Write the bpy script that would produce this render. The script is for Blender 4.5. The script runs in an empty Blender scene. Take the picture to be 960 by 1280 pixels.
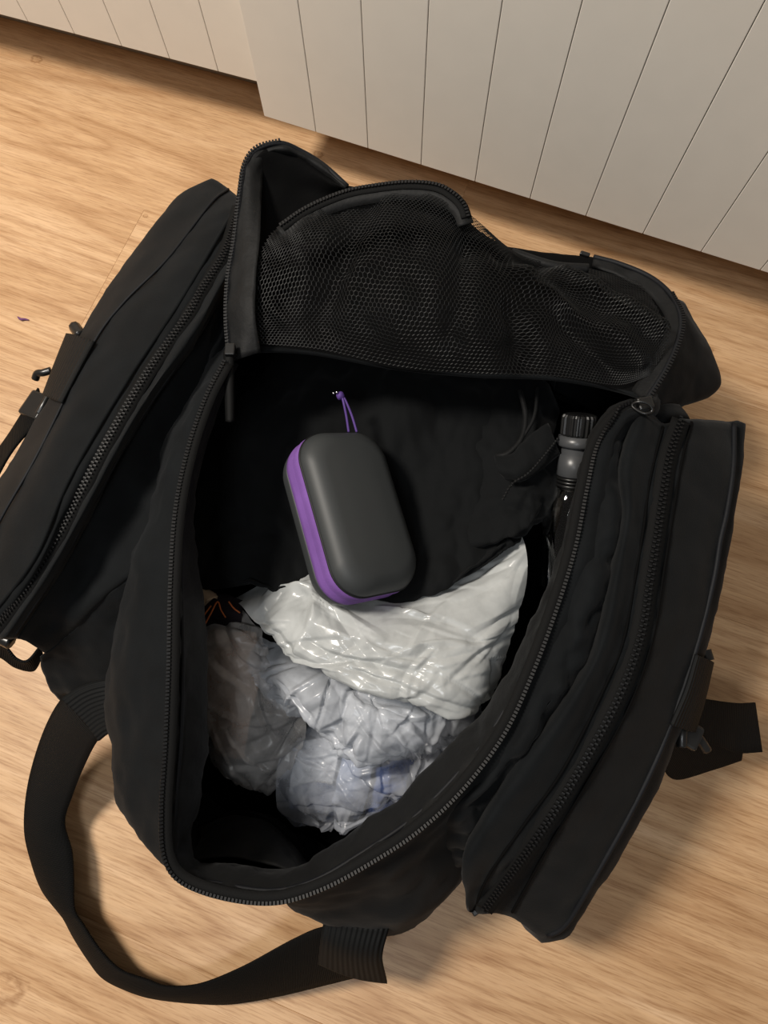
import bpy, bmesh, math, random
import numpy as np
from mathutils import Vector, Matrix, noise as mn
random.seed(7)
S = bpy.context.scene
C = S.collection

# ------------------------------------------------------------------ camera
H = 0.75                       # camera height above the floor
F = 880.0                      # focal length in pixels of a 960 x 1280 frame
NAD = (494.0, 883.0)           # where the plumb line under the camera falls
_d = Vector((NAD[0]-480, -(NAD[1]-640), -F)).normalized()
_z = -_d
_y = Vector((0, 1, 0)); _y = (_y - _z*_y.dot(_z)).normalized()
_x = _y.cross(_z)
ROT = Matrix((_x, _y, _z))     # camera -> world
cam_d = bpy.data.cameras.new('camera')
cam = bpy.data.objects.new('camera', cam_d); C.objects.link(cam)
cam_d.sensor_fit = 'VERTICAL'; cam_d.sensor_height = 36.0; cam_d.lens = F*36.0/1280.0
cam_d.clip_start = 0.01
cam.matrix_world = Matrix.Translation((0, 0, H)) @ ROT.to_4x4()
S.camera = cam

# ------------------------------------------------------------------ light
w = bpy.data.worlds.new('world'); S.world = w; w.use_nodes = True
w.node_tree.nodes['Background'].inputs[0].default_value = (1.0, 0.93, 0.86, 1)
w.node_tree.nodes['Background'].inputs[1].default_value = 0.20
def area(name, loc, target, size, power, col):
    l = bpy.data.lights.new(name, 'AREA'); l.shape = 'DISK'; l.size = size; l.energy = power; l.color = col
    o = bpy.data.objects.new(name, l); C.objects.link(o); o.location = loc
    o.rotation_euler = (Vector(target)-Vector(loc)).to_track_quat('-Z', 'Y').to_euler()
    return o
area('ceiling_and_fill_light', (-0.95, 0.40, 1.75), (-0.1, 0.10, 0), 0.40, 40, (1.0, 0.925, 0.83))
area('ceiling_and_fill_light', (-0.25, -0.75, 2.05), (0.0, 0.0, 0), 0.5, 9, (0.92, 0.96, 1.0))  # added cool fill to brighten the bag's inside, not a ceiling lamp
S.view_settings.view_transform = 'Standard'; S.view_settings.look = 'None'
S.view_settings.exposure = 0.0; S.view_settings.gamma = 1.0; S.view_settings.use_curve_mapping = False

# ------------------------------------------------------------------ helpers
def P(px, py, z=0.0):
    """a pixel of the 960 x 1280 frame -> the point at height z on its line of sight"""
    r = ROT @ Vector((px-480, 640-py, -F))
    return Vector((0, 0, H)) + r*((z-H)/r.z)
def W(p):
    return p.copy() if isinstance(p, Vector) else P(*p)
def cr(p0, p1, p2, p3, t):
    return 0.5*((2*p1)+(p2-p0)*t+(2*p0-5*p1+4*p2-p3)*t*t+(3*p1-p0-3*p2+p3)*t*t*t)
def spline(pts, t, closed=False):
    n = len(pts)
    if closed:
        i = int(math.floor(t)); f = t-i
        return cr(pts[(i-1) % n], pts[i % n], pts[(i+1) % n], pts[(i+2) % n], f)
    t = min(max(t, 0), n-1); i = min(int(t), n-2); f = t-i
    a = pts[i-1] if i > 0 else pts[0]*2-pts[1]
    b = pts[i+2] if i+2 < n else pts[-1]*2-pts[-2]
    return cr(a, pts[i], pts[i+1], b, f)
def sample(pts, n, closed=False, arc=True):
    pts = [W(p) for p in pts]
    m = len(pts) if closed else len(pts)-1
    if not arc:
        k = n if closed else n-1
        return [spline(pts, m*i/k, closed) for i in range(n)]
    D = [spline(pts, m*i/(m*16), closed) for i in range(m*16+1)]
    L = [0]
    for a, b in zip(D, D[1:]): L.append(L[-1]+(b-a).length)
    out = []; j = 0; k = n if closed else n-1
    for i in range(n):
        s = L[-1]*i/k
        while j < len(L)-2 and L[j+1] < s: j += 1
        f = (s-L[j])/max(L[j+1]-L[j], 1e-9)
        out.append(D[j].lerp(D[j+1], min(max(f, 0), 1)))
    return out
def loftgrid(curves, nu, nv, closed=False, smooth=True):
    cs = [[W(p) for p in c] for c in curves]
    arc = len(set(len(c) for c in cs)) != 1
    R = [sample(c, nu, closed, arc) for c in cs]
    G = []
    for j in range(nv):
        t = (len(R)-1)*j/(nv-1)
        row = []
        for i in range(nu):
            col = [r[i] for r in R]
            if smooth and len(col) > 2: row.append(spline(col, t))
            else:
                k = min(int(t), len(col)-2); row.append(col[k].lerp(col[k+1], t-k))
        G.append(row)
    return G
def gridnormals(G, closed=False):
    nv, nu = len(G), len(G[0]); N = []
    for j in range(nv):
        r = []
        for i in range(nu):
            a = G[j][(i+1) % nu if closed else min(i+1, nu-1)]-G[j][(i-1) if closed or i > 0 else 0]
            b = G[min(j+1, nv-1)][i]-G[max(j-1, 0)][i]
            n = a.cross(b)
            r.append(n.normalized() if n.length > 1e-12 else Vector((0, 0, 1)))
        N.append(r)
    return N
def displace(G, fn, closed=False):
    N = gridnormals(G, closed); nv, nu = len(G), len(G[0])
    return [[G[j][i]+N[j][i]*fn(G[j][i], i/(nu-1), j/(nv-1)) for i in range(nu)] for j in range(nv)]
def wrinkle(amp, freq, seed=0, stretch=(1, 1, 1), edge=0.0, octaves=3):
    def fn(p, u, v):
        q = Vector((p.x*stretch[0], p.y*stretch[1], p.z*stretch[2]))*freq + Vector((seed*7.3, seed*3.1, seed*1.7))
        a = amp*mn.fractal(q, 1.0, 2.0, octaves)
        if edge: a *= min(1, min(v, 1-v)/edge)
        return a
    return fn
def ridged(amp, freq, seed=0):
    """creased film: sharp ridges between flat facets"""
    def fn(p, u, v):
        q = p*freq+Vector((seed*5.1, seed*2.3, seed*9.7))
        q = q+mn.noise_vector(q*0.6)*0.7
        a = 0
        for k, s in enumerate((1, 2.1, 4.3)):
            a += (0.5-abs(mn.noise(q*s+Vector((k*11, 0, 0)))))*2/(s**1.15)
        return amp*a
    return fn
def film_sheet(name, curves, mat, parent, nu, nv, seed, n, amp, wd, ln, base=None, spread=1.6):
    """plastic film: a smooth sheet crossed by long sharp creases"""
    G = loftgrid(curves, nu, nv)
    if base: G = displace(G, base)
    N = np.array([[tuple(v) for v in r] for r in gridnormals(G)]); A = np.array([[tuple(v) for v in r] for r in G])
    rg = random.Random(seed); Hh = np.zeros(A.shape[:2])
    for k in range(n):
        j = rg.randrange(3, nv-3); i = rg.randrange(3, nu-3); c = A[j, i]
        tu = A[j, i+2]-A[j, i-2]; tu = tu/np.linalg.norm(tu); tv = np.cross(N[j, i], tu)
        th = rg.gauss(0, spread); d = tu*math.cos(th)+tv*math.sin(th)
        bend = rg.uniform(-6, 6); sgn = 1 if rg.random() < .72 else -1
        L_ = ln*rg.uniform(.5, 1.6); w_ = wd*rg.uniform(.5, 1.7); h = amp*rg.uniform(.3, 1.3)
        q = A-c; t = q@d; side = np.cross(N[j, i], d); e = q@side+bend*t*t
        skew = rg.uniform(.25, 1.0)
        prof = np.clip(1-np.where(e > 0, e/w_, -e/(w_*skew)), 0, 1); fade = np.clip(1-np.abs(t)/L_, 0, 1)**.6
        Hh += sgn*h*prof*fade*(np.abs(q@N[j, i]) < .05)
    A = A+N*Hh[..., None]
    return from_grid(name, [[Vector(v) for v in r] for r in A], mat, parent)
MATS = {}
def link(name, me, mat, parent=None, smooth=True):
    me.materials.clear(); me.materials.append(MATS[mat] if isinstance(mat, str) else mat)
    if smooth:
        for p in me.polygons: p.use_smooth = True
    o = bpy.data.objects.new(name, me); C.objects.link(o)
    if parent is not None:
        o.parent = parent; o.matrix_parent_inverse = Matrix.Translation(parent.location).inverted() if parent.type == 'EMPTY' else Matrix()
    return o
def from_grid(name, G, mat, parent=None, closed=False, thick=0.0, caps=False, offset=0.0, smooth=True):
    nv, nu = len(G), len(G[0])
    V = [p for r in G for p in r]; Fc = []
    for j in range(nv-1):
        for i in range(nu if closed else nu-1):
            a = j*nu+i; b = j*nu+(i+1) % nu
            Fc.append((a, b, b+nu, a+nu))
    if caps: Fc.append(tuple(range(nu))[::-1]); Fc.append(tuple((nv-1)*nu+i for i in range(nu)))
    me = bpy.data.meshes.new(name); me.from_pydata([tuple(v) for v in V], [], Fc); me.update()
    o = link(name, me, mat, parent, smooth)
    if thick:
        m = o.modifiers.new('thickness', 'SOLIDIFY'); m.thickness = thick; m.offset = offset
    return o
def loft(name, curves, mat, parent=None, nu=40, nv=20, fn=None, closed=False, thick=0.0, caps=False, smooth=True, offset=0.0):
    G = loftgrid(curves, nu, nv, closed, smooth)
    if fn: G = displace(G, fn, closed)
    return from_grid(name, G, mat, parent, closed, thick, caps, offset)
def section_loft(name, curves, mat, parent=None, nu=48, ns=44, fn=None):
    """closed sections: the curves run along the length, each section joins them into a loop; ends are rounded off"""
    cs = [[W(p) for p in c] for c in curves]
    R = [sample(c, nu, False, True) for c in cs]
    G = []
    for i in range(nu):
        loop = [r[i] for r in R]; m = len(loop)
        G.append([spline(loop, m*k/ns, True) for k in range(ns)])
    if fn: G = displace(G, fn, True)
    def shrink(row, s, push):
        c = sum(row, Vector())/len(row)
        return [c+(p-c)*s+push for p in row]
    d0 = (G[0][0]-G[1][0]).normalized()*0.006; d1 = (G[-1][0]-G[-2][0]).normalized()*0.006
    G = [shrink(G[0], 0.55, d0), shrink(G[0], 0.9, d0*0.8)]+G+[shrink(G[-1], 0.9, d1*0.8), shrink(G[-1], 0.55, d1)]
    for r in G:
        for p in r: p.z = max(p.z, 0.0015)
    return from_grid(name, G, mat, parent, True, 0, True)
def tube(name, pts, r, mat, parent=None, n=60, seg=8, closed=False, smoothpts=True):
    D = sample(pts, n, closed) if smoothpts else [W(p) for p in pts]
    n = len(D); V = []; Fc = []
    rr = r if callable(r) else (lambda t: r)
    up = Vector((0, 0, 1))
    for i, p in enumerate(D):
        t = (D[(i+1) % n if closed else min(i+1, n-1)]-D[(i-1) if closed or i else 0]).normalized()
        a = t.cross(up)
        a = a.normalized() if a.length > 1e-4 else Vector((1, 0, 0))
        b = a.cross(t)
        for k in range(seg):
            th = 2*math.pi*k/seg
            V.append(p+(a*math.cos(th)+b*math.sin(th))*rr(i/(n-1)))
    for i in range(n if closed else n-1):
        for k in range(seg):
            j = (i+1) % n
            Fc.append((i*seg+k, i*seg+(k+1) % seg, j*seg+(k+1) % seg, j*seg+k))
    if not closed:
        Fc.append(tuple(range(seg))[::-1]); Fc.append(tuple((n-1)*seg+k for k in range(seg)))
    me = bpy.data.meshes.new(name); me.from_pydata([tuple(v) for v in V], [], Fc); me.update()
    return link(name, me, mat, parent)
def boxes(name, items, mat, parent=None, smooth=False):
    """items: (centre, axis a, axis b, axis c) half vectors -> one mesh"""
    V = []; Fc = []
    for c, a, b, d in items:
        k = len(V)
        for sx in (-1, 1):
            for sy in (-1, 1):
                for sz in (-1, 1): V.append(tuple(c+a*sx+b*sy+d*sz))
        for f in ((0, 1, 3, 2), (4, 6, 7, 5), (0, 4, 5, 1), (2, 3, 7, 6), (0, 2, 6, 4), (1, 5, 7, 3)):
            Fc.append(tuple(k+q for q in f))
    me = bpy.data.meshes.new(name); me.from_pydata(V, [], Fc); me.update()
    bm = bmesh.new(); bm.from_mesh(me); bmesh.ops.recalc_face_normals(bm, faces=bm.faces); bm.to_mesh(me); bm.free()
    return link(name, me, mat, parent, smooth)
def bevel(o, wd, seg=2):
    m = o.modifiers.new('bevel', 'BEVEL'); m.width = wd; m.segments = seg; m.limit_method = 'ANGLE'; return o
def teeth(name, pts, side, parent, pitch=0.0026, size=(0.0008, 0.0013, 0.0009), both=False, closed=False, shift=0.0):
    """zipper teeth along a curve; side(i, tangent) points away from the tape"""
    D = sample(pts, 400, closed); L = sum((b-a).length for a, b in zip(D, D[1:]))
    n = max(4, int(L/pitch)); D = sample(pts, n, closed); it = []
    for i in range(n):
        t = (D[min(i+1, n-1)]-D[max(i-1, 0)]).normalized()
        s = side(i/(n-1), t, D[i]); s = (s-t*s.dot(t)).normalized(); u = t.cross(s)
        if both:
            for k in (-1, 1):
                it.append((D[i]+s*k*0.0013+t*(pitch*0.25*k), t*size[0]*0.75, s*size[1]*0.9, u*size[2]))
        else: it.append((D[i]+s*shift, t*size[0], s*size[1], u*size[2]))
    o = boxes(name, it, 'zip_teeth', parent); o['kind'] = 'stuff'; return o
def up_side(i, t, p): return Vector((0, 0, 1)).cross(t)
def strip(name, pts, wd, mat, parent=None, n=120, lift=0.0, thick=0.0012, upv=Vector((0, 0, 1))):
    """flat tape centred on a curve"""
    D = sample(pts, n); A = []; B = []
    for i, p in enumerate(D):
        t = (D[min(i+1, n-1)]-D[max(i-1, 0)]).normalized(); s = upv.cross(t).normalized()
        A.append(p+s*wd+upv*lift); B.append(p-s*wd+upv*lift)
    return from_grid(name, [A, [a.lerp(b, .5)+upv*0.0004 for a, b in zip(A, B)], B], mat, parent, thick=thick)
def empty(name, loc, label, cat, group=None):
    o = bpy.data.objects.new(name, None); C.objects.link(o); o.location = loc; o.empty_display_size = 0.05
    o['label'] = label; o['category'] = cat
    if group: o['group'] = group
    return o
def tag(o, label, cat, group=None):
    o['label'] = label; o['category'] = cat
    if group: o['group'] = group
    return o

# ------------------------------------------------------------------ materials
def node_mat(name):
    m = bpy.data.materials.new(name); m.use_nodes = True
    MATS[name] = m
    return m, m.node_tree.nodes, m.node_tree.links, m.node_tree.nodes['Principled BSDF']
def setp(b, **k):
    for n, v in k.items():
        n = n.replace('_', ' ')
        if n in b.inputs: b.inputs[n].default_value = v
def plain(name, col, rough=0.6, spec=0.4, metal=0.0, bump=None, sheen=0.0, var=0.0):
    m, N, L, b = node_mat(name)
    setp(b, Base_Color=(*col, 1), Roughness=rough, Specular_IOR_Level=spec, Metallic=metal, Sheen_Weight=sheen, Sheen_Roughness=0.5)
    tc = N.new('ShaderNodeTexCoord')
    if bump:
        scale, strength, dist = bump[:3]
        mp = N.new('ShaderNodeMapping'); mp.inputs['Scale'].default_value = bump[3] if len(bump) > 3 else (1, 1, 1)
        t = N.new('ShaderNodeTexNoise'); t.inputs['Scale'].default_value = scale; t.inputs['Detail'].default_value = 3
        bp = N.new('ShaderNodeBump'); bp.inputs['Strength'].default_value = strength; bp.inputs['Distance'].default_value = dist
        L.new(tc.outputs['Object'], mp.inputs[0]); L.new(mp.outputs[0], t.inputs['Vector']); L.new(t.outputs[0], bp.inputs['Height']); L.new(bp.outputs[0], b.inputs['Normal'])
    if var:
        t = N.new('ShaderNodeTexNoise'); t.inputs['Scale'].default_value = 35; t.inputs['Detail'].default_value = 5
        r = N.new('ShaderNodeValToRGB'); r.color_ramp.elements[0].position = 0.3; r.color_ramp.elements[1].position = 0.7
        r.color_ramp.elements[0].color = (*[c*(1-var) for c in col], 1); r.color_ramp.elements[1].color = (*[min(1, c*(1+var)) for c in col], 1)
        L.new(tc.outputs['Object'], t.inputs['Vector']); L.new(t.outputs[0], r.inputs[0]); L.new(r.outputs[0], b.inputs['Base Color'])
    return m
plain('fabric', (0.0040, 0.0048, 0.0055), 0.8, 0.10, bump=(900, 0.35, 0.0006), sheen=0.04, var=0.25)
plain('lining', (0.0060, 0.0062, 0.0064), 0.62, 0.17, bump=(160, 0.4, 0.0015), sheen=0.02, var=0.2)
plain('inner', (0.0025, 0.0025, 0.0026), 0.85, 0.06, bump=(300, 0.2, 0.001))
plain('jersey', (0.0048, 0.0053, 0.0057), 0.85, 0.10, bump=(500, 0.25, 0.0006), sheen=0.03)
plain('piping', (0.0062, 0.0068, 0.0085), 0.6, 0.2, bump=(700, 0.3, 0.0005))
plain('zip_teeth', (0.0052, 0.0052, 0.0056), 0.55, 0.26, bump=(900, 0.05, 0.0003))
plain('zip_tape', (0.0035, 0.0035, 0.0035), 0.8, 0.15, bump=(1200, 0.4, 0.0005))
plain('net', (0.0032, 0.0036, 0.0039), 0.5, 0.26, bump=(900, 0.1, 0.0003))
plain('plastic_black', (0.007, 0.007, 0.007), 0.3, 0.5, bump=(120, 0.1, 0.0004))
plain('case_shell', (0.034, 0.037, 0.038), 0.5, 0.35, bump=(1500, 0.12, 0.0003))
plain('case_dark', (0.006, 0.006, 0.007), 0.6, 0.3, bump=(900, 0.1, 0.0003))
plain('purple', (0.17, 0.078, 0.29), 0.75, 0.2, bump=(1600, 0.6, 0.0006), var=0.15)
plain('purple_cord', (0.085, 0.042, 0.20), 0.6, 0.3, bump=(1600, 0.5, 0.0005))
plain('steel', (0.75, 0.74, 0.78), 0.2, 0.5, metal=1.0, bump=(100, 0.02, 0.0003))
plain('brown_card', (0.30, 0.20, 0.14), 0.8, 0.2, bump=(90, 0.3, 0.001), var=0.15)
plain('beige_paper', (0.42, 0.32, 0.22), 0.8, 0.2, bump=(90, 0.3, 0.001), var=0.15)
plain('dark_item', (0.035, 0.036, 0.04), 0.6, 0.3, bump=(60, 0.3, 0.002), var=0.2)
plain('blue_item', (0.08, 0.14, 0.38), 0.55, 0.3, bump=(60, 0.3, 0.002), var=0.25)
plain('slate_item', (0.20, 0.24, 0.34), 0.6, 0.3, bump=(60, 0.3, 0.002), var=0.2)
plain('white_item', (0.68, 0.70, 0.72), 0.6, 0.3, bump=(60, 0.3, 0.002), var=0.1)
plain('pattern_dark', (0.010, 0.007, 0.009), 0.8, 0.15, bump=(600, 0.3, 0.0006))
plain('orange', (0.40, 0.11, 0.03), 0.7, 0.2, bump=(900, 0.3, 0.0005))
plain('cabinet_paint', (0.70, 0.665, 0.60), 0.42, 0.35, bump=(30, 0.04, 0.001), var=0.015)
plain('cabinet_core', (0.50, 0.46, 0.40), 0.7, 0.2, bump=(30, 0.05, 0.001))
plain('plinth_shade', (0.30, 0.25, 0.19), 0.6, 0.2, bump=(30, 0.05, 0.001))  # brown carries the shade under the cabinet; the plinth itself is whitish
plain('wall_paint', (0.72, 0.69, 0.64), 0.8, 0.2, bump=(60, 0.1, 0.001))
plain('subfloor', (0.30, 0.19, 0.11), 0.9, 0.1, bump=(40, 0.2, 0.001))
plain('bottle_grey', (0.05, 0.052, 0.055), 0.35, 0.5, bump=(200, 0.05, 0.0003))
plain('lint', (0.16, 0.07, 0.16), 0.9, 0.1, bump=(900, 0.3, 0.0004))
def webbing(name, col, freq, axis='X'):
    m, N, L, b = node_mat(name)
    setp(b, Base_Color=(*col, 1), Roughness=0.7, Specular_IOR_Level=0.14)
    uv = N.new('ShaderNodeUVMap'); wv = N.new('ShaderNodeTexWave'); wv.bands_direction = axis
    wv.inputs['Scale'].default_value = freq; wv.inputs['Distortion'].default_value = 0.2
    bp = N.new('ShaderNodeBump'); bp.inputs['Strength'].default_value = 0.7; bp.inputs['Distance'].default_value = 0.0012
    L.new(uv.outputs[0], wv.inputs['Vector']); L.new(wv.outputs['Fac'], bp.inputs['Height']); L.new(bp.outputs[0], b.inputs['Normal'])
webbing('webbing', (0.0022, 0.0023, 0.0023), 40, 'X')
webbing('webbing_tab', (0.0058, 0.0062, 0.0064), 4.0, 'Y')
def film(name, tint, opacity, rough=0.28):
    m, N, L, b = node_mat(name)
    setp(b, Base_Color=(*tint, 1), Roughness=rough, Specular_IOR_Level=0.6)
    tr = N.new('ShaderNodeBsdfTransparent'); tr.inputs[0].default_value = (0.94, 0.94, 0.95, 1)
    tl = N.new('ShaderNodeBsdfTranslucent'); tl.inputs[0].default_value = (*tint, 1)
    ma = N.new('ShaderNodeMixShader'); ma.inputs[0].default_value = 0.22
    mb = N.new('ShaderNodeMixShader')
    tc = N.new('ShaderNodeTexCoord')
    nz = N.new('ShaderNodeTexNoise'); nz.inputs['Scale'].default_value = 55; nz.inputs['Detail'].default_value = 4
    mr = N.new('ShaderNodeMapRange'); mr.inputs['From Min'].default_value = 0.3; mr.inputs['From Max'].default_value = 0.7
    mr.inputs['To Min'].default_value = max(0, opacity-0.12); mr.inputs['To Max'].default_value = min(1, opacity+0.12)
    bp = N.new('ShaderNodeBump'); bp.inputs['Strength'].default_value = 0.10; bp.inputs['Distance'].default_value = 0.002
    wz = N.new('ShaderNodeTexNoise'); wz.inputs['Scale'].default_value = 30; wz.inputs['Detail'].default_value = 2
    wa = N.new('ShaderNodeMix'); wa.data_type = 'RGBA'; wa.blend_type = 'LINEAR_LIGHT'; wa.inputs[0].default_value = 0.02
    vo = N.new('ShaderNodeTexVoronoi'); vo.feature = 'DISTANCE_TO_EDGE'; vo.inputs['Scale'].default_value = 62
    L.new(tc.outputs['Object'], wz.inputs['Vector']); L.new(tc.outputs['Object'], wa.inputs[6]); L.new(wz.outputs[1], wa.inputs[7]); L.new(wa.outputs[2], vo.inputs['Vector'])
    out = [n for n in N if n.type == 'OUTPUT_MATERIAL'][0]
    L.new(tc.outputs['Object'], nz.inputs['Vector']); L.new(nz.outputs[0], mr.inputs[0]); L.new(vo.outputs['Distance'], bp.inputs['Height'])
    L.new(bp.outputs[0], b.inputs['Normal'])
    L.new(b.outputs[0], ma.inputs[1]); L.new(tl.outputs[0], ma.inputs[2])
    L.new(mr.outputs[0], mb.inputs[0]); L.new(tr.outputs[0], mb.inputs[1]); L.new(ma.outputs[0], mb.inputs[2]); L.new(mb.outputs[0], out.inputs[0])
film('film_white', (0.59, 0.61, 0.605), 0.84, 0.22)
film('film_lilac', (0.74, 0.78, 0.86), 0.36, 0.18)
film('film_thin', (0.62, 0.65, 0.70), 0.62, 0.22)
film('film_grey', (0.70, 0.68, 0.66), 0.36)
def clear(name, tint):
    m, N, L, b = node_mat(name)
    setp(b, Base_Color=(*tint, 1), Roughness=0.06, Specular_IOR_Level=0.5, Transmission_Weight=1.0, IOR=1.45)
clear('clear_plastic', (0.80, 0.76, 0.66))
# oak laminate: streaks and cathedral grain run along each plank's own X axis
U_DIR = Vector((math.cos(math.radians(-20.4)), math.sin(math.radians(-20.4)), 0)); N_DIR = Vector((-U_DIR.y, U_DIR.x, 0))
def wood():
    m, N, L, b = node_mat('oak')
    setp(b, Roughness=0.42, Specular_IOR_Level=0.35)
    tc = N.new('ShaderNodeTexCoord'); oi = N.new('ShaderNodeObjectInfo')
    off = N.new('ShaderNodeVectorMath'); off.operation = 'SCALE'; off.inputs[0].default_value = (37, 11, 5)
    L.new(oi.outputs['Random'], off.inputs['Scale'])
    add = N.new('ShaderNodeVectorMath'); L.new(tc.outputs['Object'], add.inputs[0]); L.new(off.outputs[0], add.inputs[1])
    def nz(scale, sc, det, rough=0.55, dist=0.0):
        mp = N.new('ShaderNodeMapping'); mp.inputs['Scale'].default_value = sc
        t = N.new('ShaderNodeTexNoise'); t.inputs['Scale'].default_value = scale; t.inputs['Detail'].default_value = det
        t.inputs['Roughness'].default_value = rough; t.inputs['Distortion'].default_value = dist
        L.new(add.outputs[0], mp.inputs[0]); L.new(mp.outputs[0], t.inputs['Vector']); return t
    def ramp(src, stops):
        r = N.new('ShaderNodeValToRGB'); e = r.color_ramp.elements
        e[0].position, e[0].color = stops[0][0], (*stops[0][1], 1)
        e[1].position, e[1].color = stops[-1][0], (*stops[-1][1], 1)
        for p, c in stops[1:-1]: q = e.new(p); q.color = (*c, 1)
        L.new(src, r.inputs[0]); return r
    def mix(a, c, fac, mode='MIX'):
        x = N.new('ShaderNodeMix'); x.data_type = 'RGBA'; x.blend_type = mode
        if isinstance(fac, float): x.inputs[0].default_value = fac
        else: L.new(fac, x.inputs[0])
        for s, k in ((a, 6), (c, 7)):
            if isinstance(s, tuple): x.inputs[k].default_value = (*s, 1)
            else: L.new(s, x.inputs[k])
        return x.outputs[2]
    base = ramp(nz(1.0, (3.0, 26, 1), 5, 0.6, 0.6).outputs[0], [(0.28, (0.48, 0.292, 0.150)), (0.5, (0.565, 0.362, 0.200)), (0.72, (0.655, 0.445, 0.270))])
    # cathedral figure: contour lines of a stretched noise
    cn = nz(1.0, (0.62, 7.0, 1), 2.0, 0.45, 0.1)
    mul = N.new('ShaderNodeMath'); mul.operation = 'MULTIPLY'; mul.inputs[1].default_value = 15; L.new(cn.outputs[0], mul.inputs[0])
    fr = N.new('ShaderNodeMath'); fr.operation = 'PINGPONG'; fr.inputs[1].default_value = 0.5; L.new(mul.outputs[0], fr.inputs[0])
    cath = ramp(fr.outputs[0], [(0.0, (0.66, 0.56, 0.46)), (0.14, (0.90, 0.87, 0.83)), (0.4, (1, 1, 1)), (0.5, (1.04, 1.04, 1.04))])
    c1 = mix(base.outputs[0], cath.outputs[0], 0.62, 'MULTIPLY')
    fine = ramp(nz(1.0, (34, 640, 1), 3, 0.65).outputs[0], [(0.36, (0.70, 0.62, 0.55)), (0.5, (1, 1, 1)), (0.72, (1.10, 1.10, 1.10))])
    c2 = mix(c1, fine.outputs[0], 0.7, 'MULTIPLY')
    strk = ramp(nz(1.0, (13, 190, 1), 4, 0.6, 0.4).outputs[0], [(0.34, (0.80, 0.73, 0.66)), (0.52, (1, 1, 1)), (0.75, (1.12, 1.12, 1.10))])
    c3 = mix(c2, strk.outputs[0], 0.6, 'MULTIPLY')
    # small knots at fixed places of the floor
    geo = N.new('ShaderNodeNewGeometry'); cur = c3
    for k, rad in ((P(46, 74), 0.010), (P(9, 1236), 0.020), (P(398, 193), 0.008), (P(182, 270), 0.004), (P(888, 437), 0.005)):
        sub = N.new('ShaderNodeVectorMath'); sub.operation = 'SUBTRACT'; L.new(geo.outputs['Position'], sub.inputs[0]); sub.inputs[1].default_value = k
        rt = N.new('ShaderNodeVectorRotate'); rt.rotation_type = 'Z_AXIS'; rt.inputs['Angle'].default_value = math.radians(20.4); L.new(sub.outputs[0], rt.inputs[0])
        sc = N.new('ShaderNodeVectorMath'); sc.operation = 'MULTIPLY'; sc.inputs[1].default_value = (0.8/rad, 1.1/rad, 0); L.new(rt.outputs[0], sc.inputs[0])
        dn = N.new('ShaderNodeTexNoise'); dn.inputs['Scale'].default_value = 1.8; L.new(sc.outputs[0], dn.inputs['Vector'])
        ad = N.new('ShaderNodeMix'); ad.data_type = 'RGBA'; ad.blend_type = 'LINEAR_LIGHT'; ad.inputs[0].default_value = 0.5
        L.new(sc.outputs[0], ad.inputs[6]); L.new(dn.outputs[1], ad.inputs[7])
        ln = N.new('ShaderNodeVectorMath'); ln.operation = 'LENGTH'; L.new(ad.outputs[2], ln.inputs[0])
        rr = ramp(ln.outputs['Value'], [(0.0, (0.75, 0.66, 0.58)), (0.35, (0.95, 0.93, 0.9)), (0.55, (0.55, 0.45, 0.36)), (0.85, (1, 1, 1))])
        cur = mix(cur, rr.outputs[0], 0.75, 'MULTIPLY')
    L.new(cur, b.inputs['Base Color'])
    bp = N.new('ShaderNodeBump'); bp.inputs['Strength'].default_value = 0.08; bp.inputs['Distance'].default_value = 0.0006
    L.new(fine.outputs[0], bp.inputs['Height']); L.new(bp.outputs[0], b.inputs['Normal'])
wood()

# ------------------------------------------------------------------ floor: planks parallel to the cabinets
def slab(name, x0, x1, y0, y1, z0, z1, mat, parent=None):
    return boxes(name, [(Vector(((x0+x1)/2, (y0+y1)/2, (z0+z1)/2)), Vector(((x1-x0)/2, 0, 0)), Vector((0, (y1-y0)/2, 0)), Vector((0, 0, (z1-z0)/2)))], mat, parent)
floor = slab('floor', -2.6, 2.6, -2.0, 2.4, -0.030, -0.0085, 'subfloor'); floor['kind'] = 'structure'
PW = 0.2475; E0 = 0.4545      # plank width and one known edge (distance along N_DIR)
jx = P(146, 325).dot(U_DIR)   # the butt joint seen by the bag's back pocket
rnd = random.Random(3)
for k in range(-6, 6):
    lo = E0-PW*(k+1); hi = lo+PW
    J = {0: (146, 325), -1: (540, 340), 1: (450, 700), 2: (1150, 1300), 3: (620, 1330)}      # butt joints: one in view, the rest under the bag or out of view
    st = P(*J[k]).dot(U_DIR) if k in J else jx+rnd.uniform(-0.6, 0.6)
    for q in range(-3, 3):
        a = st+q*1.28; g = 0.00004
        o = slab('plank', -0.64+g, 0.64-g, -PW/2+g, PW/2-g, -0.008, 0.0, 'oak', floor)
        o.location = U_DIR*(a+0.64)+N_DIR*((lo+hi)/2); o.rotation_euler = (0, 0, math.radians(-20.4))
        bevel(o, 0.0003, 1)

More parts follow.
